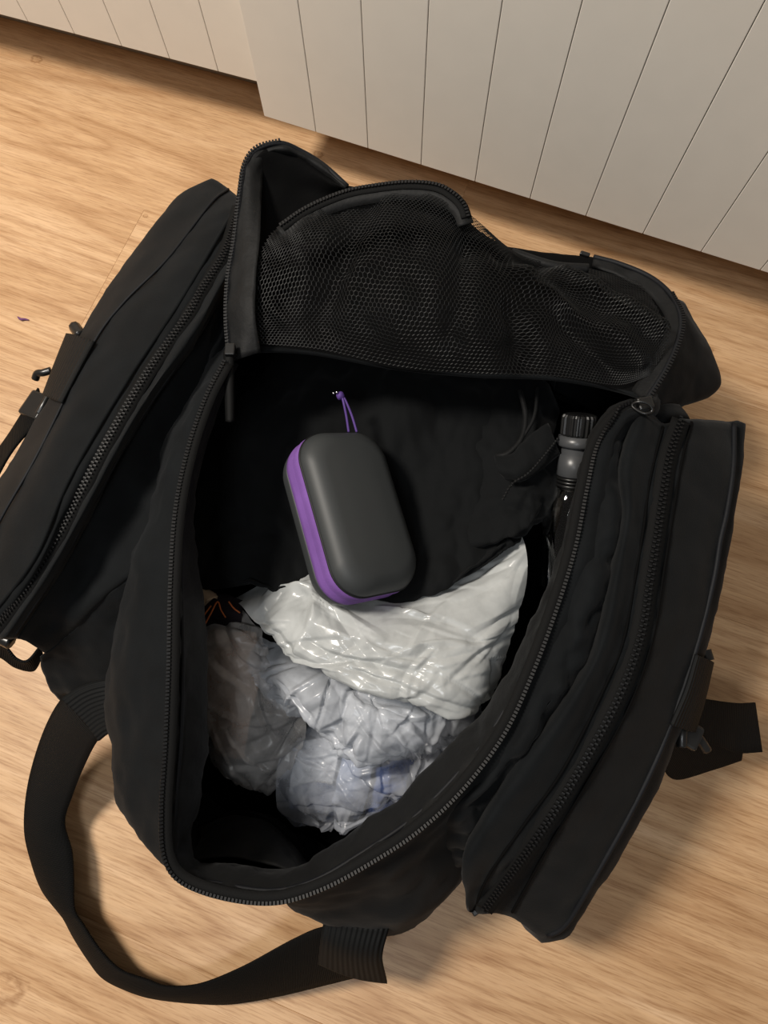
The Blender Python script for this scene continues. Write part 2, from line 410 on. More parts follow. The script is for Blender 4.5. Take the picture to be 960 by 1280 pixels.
# ------------------------------------------------------------------ cabinets
ZC = 0.085
def cabinet(name, A, B, grooves, extra_l, extra_r, label, top=0.70, depth=0.5, rim=0.0):
    """A, B: bottom front corner points (left, right); grooves: pixel positions of the joints along the lower edge"""
    d = (B-A); d.z = 0; d.normalize(); nrm = Vector((-d.y, d.x, 0))      # nrm points away from the viewer
    xs = [(P(*g, ZC)-A).dot(d) for g in grooves]
    step = (xs[-1]-xs[0])/(len(xs)-1)
    xs = [xs[0]+step*i for i in range(len(xs))]
    l0, l1 = extra_l, extra_r
    while xs[0]-step > l0+0.01: xs.insert(0, xs[0]-step)
    while xs[-1]+step < l1-0.01: xs.append(xs[-1]+step)
    xs = [l0]+[x for x in xs if l0+0.008 < x < l1-0.008]+[l1]
    root = empty(name, A+d*((l0+l1)/2)+nrm*depth/2-Vector((0, 0, ZC)), label, 'cabinet')
    th = 0.018; u = Vector((0, 0, 1))
    def bx(nm, a, b, n0, n1, z0, z1, mat, par, bev=0.0):
        c = A+d*(a+b)/2+nrm*(n0+n1)/2; c.z = (z0+z1)/2
        o = boxes(nm, [(c, d*(b-a)/2, nrm*(n1-n0)/2, u*(z1-z0)/2)], mat, par)
        if bev: bevel(o, bev, 2)
        return o
    bx('carcass', l0+0.001, l1-0.001, th+0.003, depth, ZC+0.002, top, 'cabinet_paint', root, 0.001)
    bx('plinth', l0, l1, 0.075, 0.09, 0.0005, ZC+0.001, 'plinth_shade', root, 0.001)
    bx('worktop', l0, l1, -0.012, depth, top+0.001, top+0.03, 'cabinet_core', root, 0.002)
    door = bx('door', l0+0.0015, l1-0.0015, 0.006, th, ZC, top-0.004, 'cabinet_core', root)
    for a, b in zip(xs, xs[1:]):
        o = bx('board', a+0.00035, b-0.00035, 0.0, 0.008, ZC, top-0.004, 'cabinet_paint', None, 0.0006)
        o.parent = door
    return root, step
A = P(330, 145, ZC); B = P(960, 341, ZC)
r1, s1 = cabinet('cabinet', A, B, [(396, 163), (462, 183), (527, 204), (595, 225), (663, 247), (733, 268), (805, 290), (877, 312)], 0.0, 0.80,
                 'pale beadboard cabinet standing forward, behind the open duffel bag')
A2 = P(0, 18, ZC); B2 = P(327, 103.5, ZC)
r2, s2 = cabinet('cabinet', A2, B2, [(37, 24), (95, 42), (154, 58), (212, 73), (273, 89)], -0.42, (B2-A2).length+0.02,
                 'pale beadboard cabinet set further back in the upper left corner')
_d = (B-A); _d.z = 0; _d.normalize(); _n = Vector((-_d.y, _d.x, 0))
wl = boxes('wall_back', [(A+_n*0.70+Vector((0.1, 0, 1.2-ZC)), _d*2.0, _n*0.04, Vector((0, 0, 1.2)))], 'wall_paint'); wl['kind'] = 'structure'
wl = boxes('wall_left', [(A-_d*1.95-_n*0.9+Vector((0, 0, 1.2-ZC)), _d*0.04, _n*1.7, Vector((0, 0, 1.2)))], 'wall_paint'); wl['kind'] = 'structure'

# ------------------------------------------------------------------ duffel bag
bag = empty('duffel_bag', P(470, 800, 0), 'large black fabric duffel bag lying open on the wooden floor', 'bag')
RIM = [(285,455,.250),(262,500,.250),(240,565,.250),(225,640,.250),(219,730,.247),(217,830,.240),(213,930,.228),(208,1010,.218),(211,1068,.210),
       (232,1098,.206),(285,1117,.205),(345,1122,.206),(400,1106,.210),(460,1074,.214),(520,1034,.220),(575,982,.227),(625,915,.234),(660,840,.240),
       (690,760,.244),(713,685,.247),(728,610,.250),(742,555,.250),(770,518,.250),(805,503,.250)]
HINGE = [(770,488,.232),(690,474,.225),(590,470,.222),(490,460,.225),(390,442,.230),(315,440,.238)]
R1 = [(276,450,.235),(244,500,.232),(210,570,.230),(185,640,.225),(163,720,.220),(151,800,.210),(148,880,.195),(150,960,.185),(165,1032,.175),
      (214,1086,.178),(284,1110,.175),(343,1117,.170),(384,1126,.170),(445,1118,.170),(512,1078,.185),(570,1015,.200),(648,930,.213),(690,850,.220),
      (722,770,.225),(745,690,.230),(758,615,.235),(773,560,.238),(792,528,.240),(818,508,.240),
      (800,455,.200),(690,420,.190),(590,405,.190),(490,395,.190),(390,385,.190),(320,400,.200)]
R2 = [(262,430,.100),(225,500,.100),(190,580,.100),(165,660,.100),(150,740,.100),(152,820,.100),(150,890,.100),(152,955,.095),(185,1030,.090),
      (230,1070,.090),(285,1095,.090),(340,1108,.090),(372,1130,.110),(413,1158,.110),(496,1167,.095),(560,1117,.100),(650,960,.100),(700,860,.100),
      (725,780,.100),(745,700,.100),(760,630,.100),(775,580,.100),(800,550,.100),(840,530,.110),
      (800,440,.100),(690,390,.100),(590,375,.100),(490,365,.100),(390,355,.100),(320,380,.100)]
rim_w = [P(*p) for p in RIM]
ring2 = [P(*p) for p in R2]
cen = sum(ring2, Vector())/len(ring2)
ring3 = [Vector((cen.x+(p.x-cen.x)*0.97, cen.y+(p.y-cen.y)*0.97, 0.03)) for p in ring2]
ring4 = [Vector((cen.x+(p.x-cen.x)*0.90, cen.y+(p.y-cen.y)*0.90, 0.004)) for p in ring2]
G = loftgrid([RIM+HINGE, R1, ring2, ring3, ring4], 230, 56, True)
wf = wrinkle(0.006, 16, 1, edge=0.18); wf2 = wrinkle(0.0016, 60, 2, edge=0.1)
G = displace(G, lambda p, u, v: wf(p, u, v)+wf2(p, u, v), True)
for r in G:
    for p in r: p.z = max(p.z, 0.003)
body = from_grid('body', G, 'fabric', bag, True, thick=0.003, offset=0)
from_grid('base', [G[-1], [Vector((cen.x+(p.x-cen.x)*.4, cen.y+(p.y-cen.y)*.4, .004)) for p in G[-1]]], 'fabric', bag, True, caps=True)
# bottom panel inside
from_grid('base_panel', [[cen+(p-cen)*s+Vector((0, 0, 0.006-(cen+(p-cen)*s).z)) for p in sample(ring4, 80, True)] for s in (0.02, 0.5, 0.97)], 'inner', bag, True, thick=0.004)
LIN = [(297,455,.225),(275,505,.220),(254,570,.220),(240,645,.215),(247,730,.210),(257,830,.200),(257,920,.190),(247,1000,.183),(236,1050,.178),
       (246,1082,.176),(290,1080,.174),(340,1090,.174),(388,1080,.178),(440,1042,.184),(497,1003,.190),(548,950,.200),(594,905,.205),(648,820,.212),
       (680,745,.218),(705,678,.222),(721,607,.225),(735,554,.228),(762,513,.230),(795,499,.235)]
LINM = [((a[0]*.6+b[0]*.4), (a[1]*.6+b[1]*.4), (a[2]*.5+b[2]*.5)+.004) for a, b in zip(RIM, LIN)]
lw = wrinkle(0.004, 40, 5, edge=0.25)
loft('lining_band', [RIM, LINM, LIN, [(a[0], a[1], a[2]-.02) for a in LIN]], 'lining', bag, 200, 16, lw, thick=0.0012)
loft('inner_panel', [[(262,1028,.012),(302,1013,.012),(338,1021,.012),(368,1046,.012),(389,1074,.012)], [(250,1034,.045),(294,1018,.050),(332,1027,.050),(363,1053,.048),(386,1082,.045)], [(250,1050,.075),(295,1035,.080),(335,1042,.080),(362,1060,.078),(385,1084,.075)], [(236,1075,.110),(290,1072,.110),(335,1080,.110),(360,1088,.110),(385,1100,.110)]], 'lining', bag, 50, 30, wrinkle(.002, 30, 36), thick=.0015)
tube('inner_piping', [(250,1034,.046),(294,1018,.051),(332,1027,.051),(363,1053,.049),(386,1082,.046)], .0028, 'inner', bag, 50, 7)
def rim_side(t, tg, p):
    c = P(480, 780, .23); s = p-c; s.z = 0.2*s.length; return s
strip('zipper_tape', RIM, 0.0045, 'zip_tape', bag, 220, lift=0.001)
teeth('zipper_teeth', [W(p)+Vector((0, 0, .002)) for p in RIM], rim_side, bag, shift=0.003)
tube('rim_piping', [W(p)+(W(q)-W(p))*0.28+Vector((0, 0, .001)) for p, q in zip(RIM, LIN)], 0.0018, 'piping', bag, 200, 6)

# left gusset: from the pocket piping over a soft ridge, and the shaded end panel under it
LG0 = [(299,294,.222),(268,386,.230),(240,434,.234),(176,528,.237),(124,622,.232),(75,712,.219),(22,797,.197)]
LGm = [(296,345,.205),(266,432,.212),(240,500,.215),(196,585,.216),(158,660,.214),(108,726,.204),(40,806,.180)]
LG1 = [(290,400,.215),(262,470,.224),(232,560,.230),(206,640,.228),(180,705,.221),(128,745,.206),(56,817,.160)]
loft('side_gusset', [LG0, LGm, LG1, [(292,440,.20),(266,500,.20),(240,570,.20),(215,640,.20),(190,705,.195),(140,750,.18),(66,825,.13)]], 'fabric', bag, 90, 30, wrinkle(.004, 26, 33, edge=.2), thick=.002)
loft('end_panel', [[(214,650,.224),(182,706,.219),(130,746,.203),(90,790,.178),(50,822,.155)], [(205,700,.205),(170,750,.195),(125,790,.175),(88,825,.150),(54,838,.135)], [(200,760,.170),(170,820,.150),(140,852,.125),(100,866,.105),(75,873,.090)], [(220,790,.05),(195,840,.04),(165,860,.03),(135,870,.02),(115,880,.004)]], 'fabric', bag, 50, 40, wrinkle(.004, 24, 34, edge=.15), thick=.002)
# left pocket
def down(c, z, k=0.0):
    out = []
    for p in c:
        q = W(p); out.append(Vector((q.x, q.y, z)))
    return out
LP_pipe = [(301,268,.222),(290,335,.232),(268,384,.238),(240,432,.241),(176,526,.243),(124,620,.239),(75,710,.226),(19,796,.203)]
LP_zip = [(301,262,.225),(284,318,.236),(254,367,.241),(238,396,.243),(185,473,.246),(129,570,.245),(87,653,.236),(41,731,.221),(-6,793,.198)]
LP_fold = [(299,252,.220),(272,300,.238),(221,385,.247),(161,475,.250),(90,595,.250),(45,697,.239),(-10,770,.210)]
LP_seam = [(286,238,.195),(264,256,.212),(210,325,.222),(155,380,.220),(115,435,.218),(49,567,.216),(0,654,.205),(-40,740,.180)]
LP_out = [(262,232,.165),(226,250,.155),(190,290,.145),(145,350,.135),(107,415,.125),(55,515,.115),(0,610,.110),(-52,705,.100)]
LP_outlow = down(LP_out, 0.002)
LP_inlow = [(270,400,.02),(235,470,.02),(195,560,.02),(160,640,.02),(125,720,.02),(90,790,.02)]
pw = wrinkle(0.002, 22, 11); pw2 = wrinkle(0.0006, 70, 12)
lp = section_loft('back_pocket', [LP_inlow, LP_pipe, LP_zip, LP_fold, LP_seam, LP_out, LP_outlow], 'fabric', bag, 70, 70, lambda p, u, v: pw(p, u, v)+pw2(p, u, v))
def lift(c, dz): return [W(p)+Vector((0, 0, dz)) for p in c]
tube('pocket_seam', lift(LP_seam, 0.0016), 0.0013, 'piping', bag, 90, 6)
tube('pocket_piping', lift(LP_pipe, 0.002), 0.0014, 'piping', bag, 90, 6)
tube('pocket_piping', lift(LP_fold, 0.0015), 0.0016, 'fabric', bag, 90, 6)
strip('zipper_tape', lift(LP_zip, 0.0045), 0.0065, 'zip_tape', bag, 100)
teeth('zipper_teeth', lift(LP_zip, 0.0065), up_side, bag, both=True, pitch=0.0032)

# right pocket
RP_in = [(792,522,.236),(772,580,.240),(775,640,.240),(765,700,.240),(748,780,.236),(730,830,.234),(690,890,.228),(640,960,.215),(600,1020,.200),(579,1066,.185),(583,1112,.150)]
RP_s1 = [(828,534,.238),(812,600,.243),(804,660,.244),(793,725,.242),(779,800,.238),(756,858,.234),(706,958,.222),(656,1029,.205),(612,1092,.180),(592,1136,.140)]
RP_zip = [(849,527,.236),(834,570,.240),(825,622,.241),(817,675,.241),(808,730,.239),(797,796,.235),(768,875,.229),(718,967,.216),(668,1046,.196),(604,1135,.145)]
RP_s2 = [(864,528,.234),(852,575,.240),(841,640,.240),(830,710,.239),(815,800,.233),(785,885,.226),(735,975,.213),(690,1050,.193),(640,1140,.135)]
RP_edge = [(917,530,.200),(916,585,.205),(908,640,.205),(900,675,.203),(891,728,.200),(868,817,.192),(827,933,.178),(785,1021,.163),(743,1096,.145),(716,1143,.125),(700,1162,.115),(684,1169,.108)]
RP_out = [(924,540,.170),(919,595,.170),(909,655,.165),(903,690,.165),(895,735,.160),(878,815,.150),(836,945,.135),(792,1032,.120),(748,1106,.105),(720,1150,.090),(703,1170,.085),(684,1175,.080)]
RP_outlow = down(RP_out, 0.002)
RP_inlow = [(770,600,.02),(755,680,.02),(740,760,.02),(715,830,.02),(680,890,.02),(640,960,.02),(610,1010,.02)]
qw = wrinkle(0.0018, 20, 21); qw2 = wrinkle(0.0009, 65, 22)
section_loft('front_pocket', [RP_inlow, RP_in, RP_s1, RP_zip, RP_s2, RP_edge, RP_out, RP_outlow], 'fabric', bag, 80, 80, lambda p, u, v: qw(p, u, v)+qw2(p, u, v))
tube('pocket_seam', lift(RP_s1, 0.0008), 0.0011, 'inner', bag, 90, 6)
tube('pocket_seam', lift(RP_s2, 0.0008), 0.0011, 'inner', bag, 90, 6)
tube('pocket_piping', lift(RP_edge, 0.0008), 0.0022, 'piping', bag, 90, 8)
strip('zipper_tape', lift(RP_zip, 0.003), 0.007, 'zip_tape', bag, 100)
teeth('zipper_teeth', lift(RP_zip, 0.0058), up_side, bag, both=True, pitch=0.0036)
# puckered gusset between rim and front pocket
g0 = [(740,600,.243),(725,690,.240),(700,775,.238),(672,850,.235),(640,915,.228),(600,975,.218),(560,1020,.205),(545,1070,.185)]
g1 = [(762,545,.247),(752,620,.248),(745,690,.248),(725,770,.247),(704,835,.243),(668,905,.236),(625,965,.226),(585,1020,.210),(562,1072,.185)]
g0[-1] = (536,1078,.120); g1[-1] = (556,1088,.120)
g2 = [(788,524,.240),(768,590,.245),(770,650,.246),(760,710,.245),(743,780,.241),(722,838,.238),(684,893,.232),(634,963,.219),(596,1022,.203),(576,1092,.120)]
gw = wrinkle(0.008, 32, 31, edge=0.3)
loft('gusset', [g0, g1, g2, [(p[0]+12, p[1]+2, p[2]-.02) for p in g2]], 'fabric', bag, 110, 26, gw, thick=0.002)

# flap folded back, inside face up
F0 = [(290,440,.235),(350,438,.232),(420,446,.228),(500,462,.225),(570,468,.222),(640,472,.222),(710,474,.226),(770,488,.232),(806,502,.243)]
F1 = [(284,385,.245),(345,385,.230),(420,388,.225),(500,400,.225),(570,408,.228),(640,415,.225),(710,424,.222),(785,440,.232),(845,438,.245)]
F2 = [(290,310,.255),(345,308,.235),(420,310,.225),(500,318,.223),(570,330,.226),(640,355,.220),(710,375,.212),(785,385,.220),(852,400,.238)]
F3 = [(302,225,.265),(350,235,.250),(420,250,.238),(500,258,.236),(560,280,.230),(628,325,.215),(710,345,.205),(785,352,.210),(843,375,.225)]
F4 = [(336,183,.268),(378,194,.258),(430,232,.252),(500,238,.250),(556,258,.246),(612,300,.225),(670,316,.200),(745,322,.200),(812,345,.212)]
F5 = [(345,195,.200),(385,208,.190),(435,245,.180),(500,255,.175),(560,275,.170),(615,312,.160),(670,330,.150),(745,336,.150),(805,360,.160)]
fw = wrinkle(0.004, 18, 41, edge=0.3)
loft('flap', [F0, F1, F2, F3, F4, F5], 'inner', bag, 90, 60, fw, thick=0.002)
# binding along the left edge of the flap and its open zipper
LE = [(288,452,.240),(284,400,.246),(286,350,.252),(294,300,.258),(301,240,.266),(307,207,.270),(322,187,.272),(350,179,.272),(378,190,.264),(405,207,.257),(434,233,.254)]
LE2 = [(326,440,.246),(320,400,.258),(320,350,.264),(325,300,.266),(326,250,.262),(328,222,.262),(336,202,.264),(352,192,.266),(374,198,.260),(400,212,.254),(431,236,.252)]
loft('flap_binding', [LE, [(a[0]*.5+b[0]*.5, a[1]*.5+b[1]*.5, a[2]*.5+b[2]*.5+.003) for a, b in zip(LE, LE2)], LE2], 'lining', bag, 70, 9, wrinkle(0.002, 45, 44), thick=0.0014)
teeth('zipper_teeth', lift(LE[:8], 0.002), lambda i, t, p: Vector((-1, 0.3, 0.1)), bag, shift=0.001)
tube('flap_piping', LE, 0.0022, 'piping', bag, 90, 7)
RE = [(806,503,.248),(832,462,.250),(848,425,.248),(851,395,.243),(838,368,.232),(812,346,.220),(775,330,.212),(742,321,.207)]
RE2 = [(790,488,.240),(812,455,.243),(828,425,.242),(832,400,.238),(820,378,.228),(800,360,.218),(770,344,.212),(740,334,.206)]
loft('flap_binding', [RE, RE2], 'lining', bag, 60, 5, wrinkle(0.0015, 45, 45), thick=0.0014)
teeth('zipper_teeth', lift(RE[:5], 0.002), lambda i, t, p: Vector((1, 0.2, 0.1)), bag, shift=0.001)
tube('flap_piping', RE, 0.0022, 'piping', bag, 90, 7)
# outside of the flap's right corner turned over
T0 = [(842,372,.228),(852,400,.240),(846,430,.244),(830,466,.246),(806,505,.244)]
T1 = [(852,378,.215),(872,420,.215),(874,450,.212),(855,480,.215),(822,510,.225)]
T2 = [(856,384,.190),(884,432,.180),(900,474,.170),(884,494,.175),(838,512,.195)]
T3 = [(850,390,.150),(875,440,.130),(886,470,.120),(874,488,.120),(840,508,.150)]
loft('flap_corner', [T0, T1, T2, T3], 'fabric', bag, 50, 30, wrinkle(0.002, 30, 47), thick=0.002)
loft('back_corner', [[(815,508,.235),(835,505,.225),(848,506,.215)], [(822,522,.230),(845,520,.220),(862,524,.205)], [(825,540,.200),(850,540,.190),(868,540,.170)]], 'fabric', bag, 16, 10, thick=0.002)

# mesh pocket on the flap
M0 = [(316,430,.242),(400,438,.243),(500,460,.240),(600,468,.240),(700,472,.238),(770,482,.240),(812,470,.246)]
M1 = [(312,390,.255),(400,382,.262),(500,392,.275),(600,402,.272),(690,420,.246),(770,440,.252),(830,440,.252)]
M2 = [(322,325,.262),(400,308,.268),(500,312,.285),(600,335,.285),(690,372,.240),(765,395,.252),(834,410,.250)]
M3 = [(340,292,.264),(412,266,.270),(496,258,.284),(585,288,.284),(665,338,.245),(760,365,.240),(826,385,.240)]
M4 = [(360,278,.264),(425,246,.272),(500,233,.282),(578,262,.285),(650,318,.252),(735,335,.225),(800,352,.225)]
MG = loftgrid([M0, M1, M2, M3, M4], 120, 60)
mw = wrinkle(0.009, 15, 52, edge=0.2); mw2 = wrinkle(0.003, 40, 53, edge=0.1)
def ridge(a, b, wd, amp):
    a = W(a); b = W(b); d = b-a; Ld = d.length; d.normalize()
    def fn(p, u, v):
        t = (p-a).dot(d); q = (p-a)-d*t; q.z = 0
        return amp*math.exp(-(q.length/wd)**2)*(1 if 0 < t < Ld else math.exp(-((t if t < 0 else t-Ld)/wd)**2))
    return fn
rg_ = [ridge((700,345,.24), (815,425,.24), .008, .013), ridge((650,360,.24), (790,455,.24), .011, .012), ridge((690,400,.24), (760,470,.24), .007, -.006),
       ridge((640,410,.24), (650,460,.24), .012, -.016), ridge((455,300,.24), (400,420,.24), .012, -.008), ridge((575,350,.24), (560,440,.24), .010, -.008)]
MG = displace(MG, lambda p, u, v: (mw(p, u, v)+mw2(p, u, v)+sum(f(p, u, v) for f in rg_)*min(1, 8*v*(1-v)))*1.0)
def surf(Gd, u, v):
    nv, nu = len(Gd), len(Gd[0]); x = min(max(u, 0), .99999)*(nu-1); y = min(max(v, 0), .99999)*(nv-1)
    i, j = int(x), int(y); fx, fy = x-i, y-j
    return (Gd[j][i]*(1-fx)+Gd[j][i+1]*fx)*(1-fy)+(Gd[j+1][i]*(1-fx)+Gd[j+1][i+1]*fx)*fy
def hexnet(name, Gd, pitch, r, mat, parent):
    Lu = sum((b-a).length for a, b in zip(Gd[len(Gd)//2], Gd[len(Gd)//2][1:]))
    Lv = sum((Gd[j+1][len(Gd[0])//3]-Gd[j][len(Gd[0])//3]).length for j in range(len(Gd)-1))
    V = []; Fc = []; a = pitch/math.sqrt(3)
    def seg(p, q):
        if not (0 <= p[0] <= Lu and 0 <= q[0] <= Lu and 0 <= p[1] <= Lv and 0 <= q[1] <= Lv): return
        A_ = surf(Gd, p[0]/Lu, p[1]/Lv); B_ = surf(Gd, q[0]/Lu, q[1]/Lv)
        t = (B_-A_)
        if t.length < 1e-6: return
        t.normalize(); s = t.cross(Vector((0, 0, 1))).normalized(); u = s.cross(t); k = len(V)
        for c in (A_-t*r*.5, B_+t*r*.5):
            for th in (0.52, 2.62, 4.71): V.append(tuple(c+(s*math.cos(th)+u*math.sin(th))*r))
        Fc.extend([(k, k+1, k+4, k+3), (k+1, k+2, k+5, k+4), (k+2, k, k+3, k+5)])
    nx = int(Lu/pitch)+2; ny = int(Lv/(a*1.5))+2
    for j in range(ny):
        for i in range(nx):
            cx = i*pitch+(j % 2)*pitch/2; cy = j*a*1.5
            pt = [(cx+a*math.cos(math.radians(30+60*k)), cy+a*math.sin(math.radians(30+60*k))) for k in range(6)]
            for k in (0, 1, 5): seg(pt[k], pt[(k+1) % 6])
    me = bpy.data.meshes.new(name); me.from_pydata(V, [], Fc); me.update()
    return link(name, me, mat, parent, False)
nt = hexnet('mesh_pocket', MG, 0.0034, 0.00030, 'net', bag); nt['kind'] = 'stuff'
MZ = [(352,284,.266),(385,262,.270),(430,243,.275),(470,235,.280),(510,231,.285),(545,234,.288),(566,245,.289),(578,258,.288),(583,272,.287)]
strip('mesh_binding', [(p[0]-1, p[1]+9, p[2]-.002) for p in MZ], 0.0062, 'lining', bag, 80, upv=Vector((0, -0.35, 1)).normalized())
strip('zipper_tape', MZ, 0.004, 'zip_tape', bag, 80)
teeth('zipper_teeth', lift(MZ, 0.002), lambda i, t, p: Vector((0.3, 1, 0.1)), bag, shift=0.001)
tube('mesh_binding', [(640,316,.235),(690,332,.240),(735,336,.240)][::1], 0.004, 'lining', bag, 30, 8)
# slider left on the far edge of the flap, and the webbing pull of the main zipper
o = boxes('zipper_slider', [(P(731, 318, .225), Vector((.004, -.0015, 0)), Vector((.0008, .0018, 0)), Vector((0, 0, .0018)))], 'plastic_black', bag); bevel(o, .001)
o = boxes('zipper_slider', [(P(806, 505, .255), Vector((.006, .001, 0)), Vector((-.001, .005, 0)), Vector((0, 0, .003)))], 'plastic_black', bag); bevel(o, .0015)
tube('slider_ring', [P(790, 506, .258), P(800, 502, .262), P(812, 506, .262), P(815, 514, .260), P(806, 517, .259), P(795, 512, .258)], .0012, 'plastic_black', bag, 40, 6, True)
loft('zipper_pull', [[(280,440,.248),(281,470,.246),(282,500,.244),(283,527,.242)], [(287,440,.250),(287,470,.248),(288,500,.246),(288,528,.244)], [(293,440,.248),(292,470,.246),(292,500,.244),(292,526,.242)]], 'webbing', bag, 24, 5, thick=.002)
o = boxes('zipper_slider', [(P(288, 438, .251), Vector((.004, 0, 0)), Vector((0, .005, 0)), Vector((0, 0, .003)))], 'plastic_black', bag); bevel(o, .001)
o = boxes('zipper_slider', [(P(594, 1137, .138), Vector((.003, .002, 0)), Vector((-.002, .003, 0)), Vector((0, 0, .0025)))], 'plastic_black', bag); bevel(o, .001)

# ---- carry handle and webbing
def band(name, E1, E2, mat, parent, n=90, k=7, thick=0.0022, bulge=0.0):
    A_ = sample(E1, n); B_ = sample(E2, n)
    Gd = [[a.lerp(b, j/(k-1)) for a, b in zip(A_, B_)] for j in range(k)]
    if bulge: Gd = displace(Gd, lambda p, u, v: bulge*math.sin(math.pi*v))
    o = from_grid(name, Gd, mat, parent, thick=thick)
    me = o.data; uv = me.uv_layers.new(name='UVMap'); Lg = sum((b-a).length for a, b in zip(A_, A_[1:]))
    for poly in me.polygons:
        for li in poly.loop_indices:
            vi = me.loops[li].vertex_index
            uv.data[li].uv = ((vi % n)/(n-1)*Lg*4, (vi//n)/(k-1))
    return o
HO = [(100,862,.118),(77,874,.110),(54,917,.075),(36,978,.042),(31,1035,.022),(40,1078,.012),(54,1114,.006),(77,1143,.003),(93,1172,.003),(111,1200,.003),(129,1222,.003),(158,1237,.003),(190,1247,.003),(240,1253,.004),(290,1254,.008),(350,1244,.020),(400,1232,.035),(452,1219,.048)]
HI = [(140,915,.118),(122,926,.110),(104,960,.078),(90,996,.048),(81,1028,.034),(90,1064,.032),(92,1096,.034),(93,1136,.036),(104,1156,.037),(124,1186,.036),(150,1212,.032),(185,1225,.028),(210,1233,.026),(250,1230,.028),(302,1209,.040),(365,1175,.066),(401,1160,.085),(440,1158,.095)]
band('handle', HO, HI, 'webbing', bag, 150, 9, bulge=0.003)
band('handle_tab', [(77,873,.124),(98,859,.130),(125,850,.135),(160,846,.135)], [(124,926,.124),(134,918,.130),(146,915,.135),(165,918,.135)], 'webbing_tab', bag, 40, 9, bulge=0.002)
band('handle_tab', [(405,1150,.115),(401,1175,.108),(398,1204,.075)], [(486,1160,.115),(478,1195,.105),(484,1228,.060)], 'webbing_tab', bag, 30, 9, bulge=0.003)
# buckle tab of the back pocket
band('buckle_tab', [(84,417,.178),(70,452,.176),(54,494,.172)], [(118,427,.226),(99,462,.226),(77,504,.224)], 'webbing_tab', bag, 30, 9, bulge=0.003)
def bar(name, a, b, r, parent, mat='plastic_black', seg=8, flat=1.0):
    return tube(name, [a, W(a).lerp(W(b), .5), b], r, mat, parent, 10, seg)
bar('buckle_pin', (93,408,.155), (101,420,.160), .0055, bag)
bk = boxes('buckle', [(P(45, 507, .135), Vector((.006, .012, 0)), Vector((.012, -.006, .004)), Vector((0, 0, .004)))], 'plastic_black', bag); bevel(bk, .0025)
tube('buckle_prong', [(64,463,.142),(54,466,.142),(47,467,.140),(44,474,.136)], .0036, 'plastic_black', bk, 16, 8)
tube('buckle_prong', [(60,496,.150),(54,507,.150),(48,517,.148)], .003, 'steel', bk, 16, 8).data.materials[0] = MATS['plastic_black']
band('buckle_strap', [(48,485,.135),(26,520,.130),(8,548,.120),(-30,600,.100)], [(58,524,.140),(36,540,.140),(10,572,.135),(-20,630,.120)], 'webbing', bag, 40, 7)
# strap loop under the pocket's front end
band('pocket_loop', [(-30,792,.150),(4,806,.150),(18,822,.146),(34,826,.146),(52,806,.150)], [(-30,812,.130),(0,821,.130),(20,834,.128),(43,838,.128),(52,822,.140)], 'webbing', bag, 40, 7, bulge=.002)
bar('pocket_loop_bar', (2,797,.165), (14,803,.165), .006, bag)
# buckle tab of the front pocket with its loose strap end
band('buckle_tab', [(870,818,.198),(857,862,.192),(838,906,.186)], [(891,828,.160),(881,872,.155),(868,915,.150)], 'webbing_tab', bag, 30, 9, bulge=0.003)
bar('buckle_pin', (880,813,.160), (884,826,.160), .006, bag)
bk = boxes('buckle', [(P(858, 916, .145), Vector((.010, -.006, 0)), Vector((.005, .009, 0)), Vector((0, 0, .004)))], 'plastic_black', bag); bevel(bk, .0025)
tube('buckle_prong', [(853,908,.150),(852,920,.150),(852,933,.148)], .0045, 'plastic_black', bk, 12, 8)
tube('buckle_prong', [(866,914,.140),(876,926,.138),(884,938,.134)], .0040, 'plastic_black', bk, 12, 8)
band('buckle_strap', [(872,872,.110),(905,877,.090),(925,879,.075),(943,878,.060)], [(868,925,.110),(898,932,.090),(922,941,.070),(952,940,.055)], 'webbing', bag, 40, 7)
band('buckle_strap', [(850,905,.090),(880,915,.060),(910,930,.035),(928,938,.020)], [(826,952,.085),(843,974,.060),(890,962,.030),(926,950,.012)], 'webbing', bag, 40, 7)

# ------------------------------------------------------------------ contents of the bag
# black garment over everything at the back
gm = [[(305,445,.080),(380,425,.100),(500,440,.110),(600,450,.110),(700,460,.095)],
      [(256,520,.130),(340,520,.150),(480,520,.160),(600,530,.155),(680,540,.120)],
      [(242,610,.135),(330,620,.155),(480,620,.160),(600,620,.160),(680,610,.125)],
      [(238,690,.130),(320,690,.150),(470,700,.155),(580,680,.160),(660,650,.140)],
      [(240,735,.125),(330,737,.148),(470,752,.158),(580,722,.165),(640,676,.160)],
      [(250,742,.105),(330,738,.130),(470,748,.142),(580,718,.150),(636,670,.145)],
      [(260,720,.060),(330,720,.070),(470,720,.080),(580,700,.080),(620,660,.080)]]
c1 = wrinkle(0.012, 13, 61, (1.4, 0.8, 1)); c2 = ridged(0.0035, 26, 3)
def dent(p): q = p-P(438, 646, .15); q.z = 0; return -0.024*math.exp(-(q.length/.055)**2)
_g = gridnormals(loftgrid(gm, 9, 9)); SGN = 1 if _g[4][4].z > 0 else -1
jer = loft('sweater', gm, 'jersey', None, 130, 90, lambda p, u, v: (c1(p, u, v)+c2(p, u, v))*min(1, (1-v)/0.3+.15)+dent(p)*SGN, thick=0.002)
tag(jer, 'crumpled black garment under the grey case, filling the bag\'s back half', 'clothing')
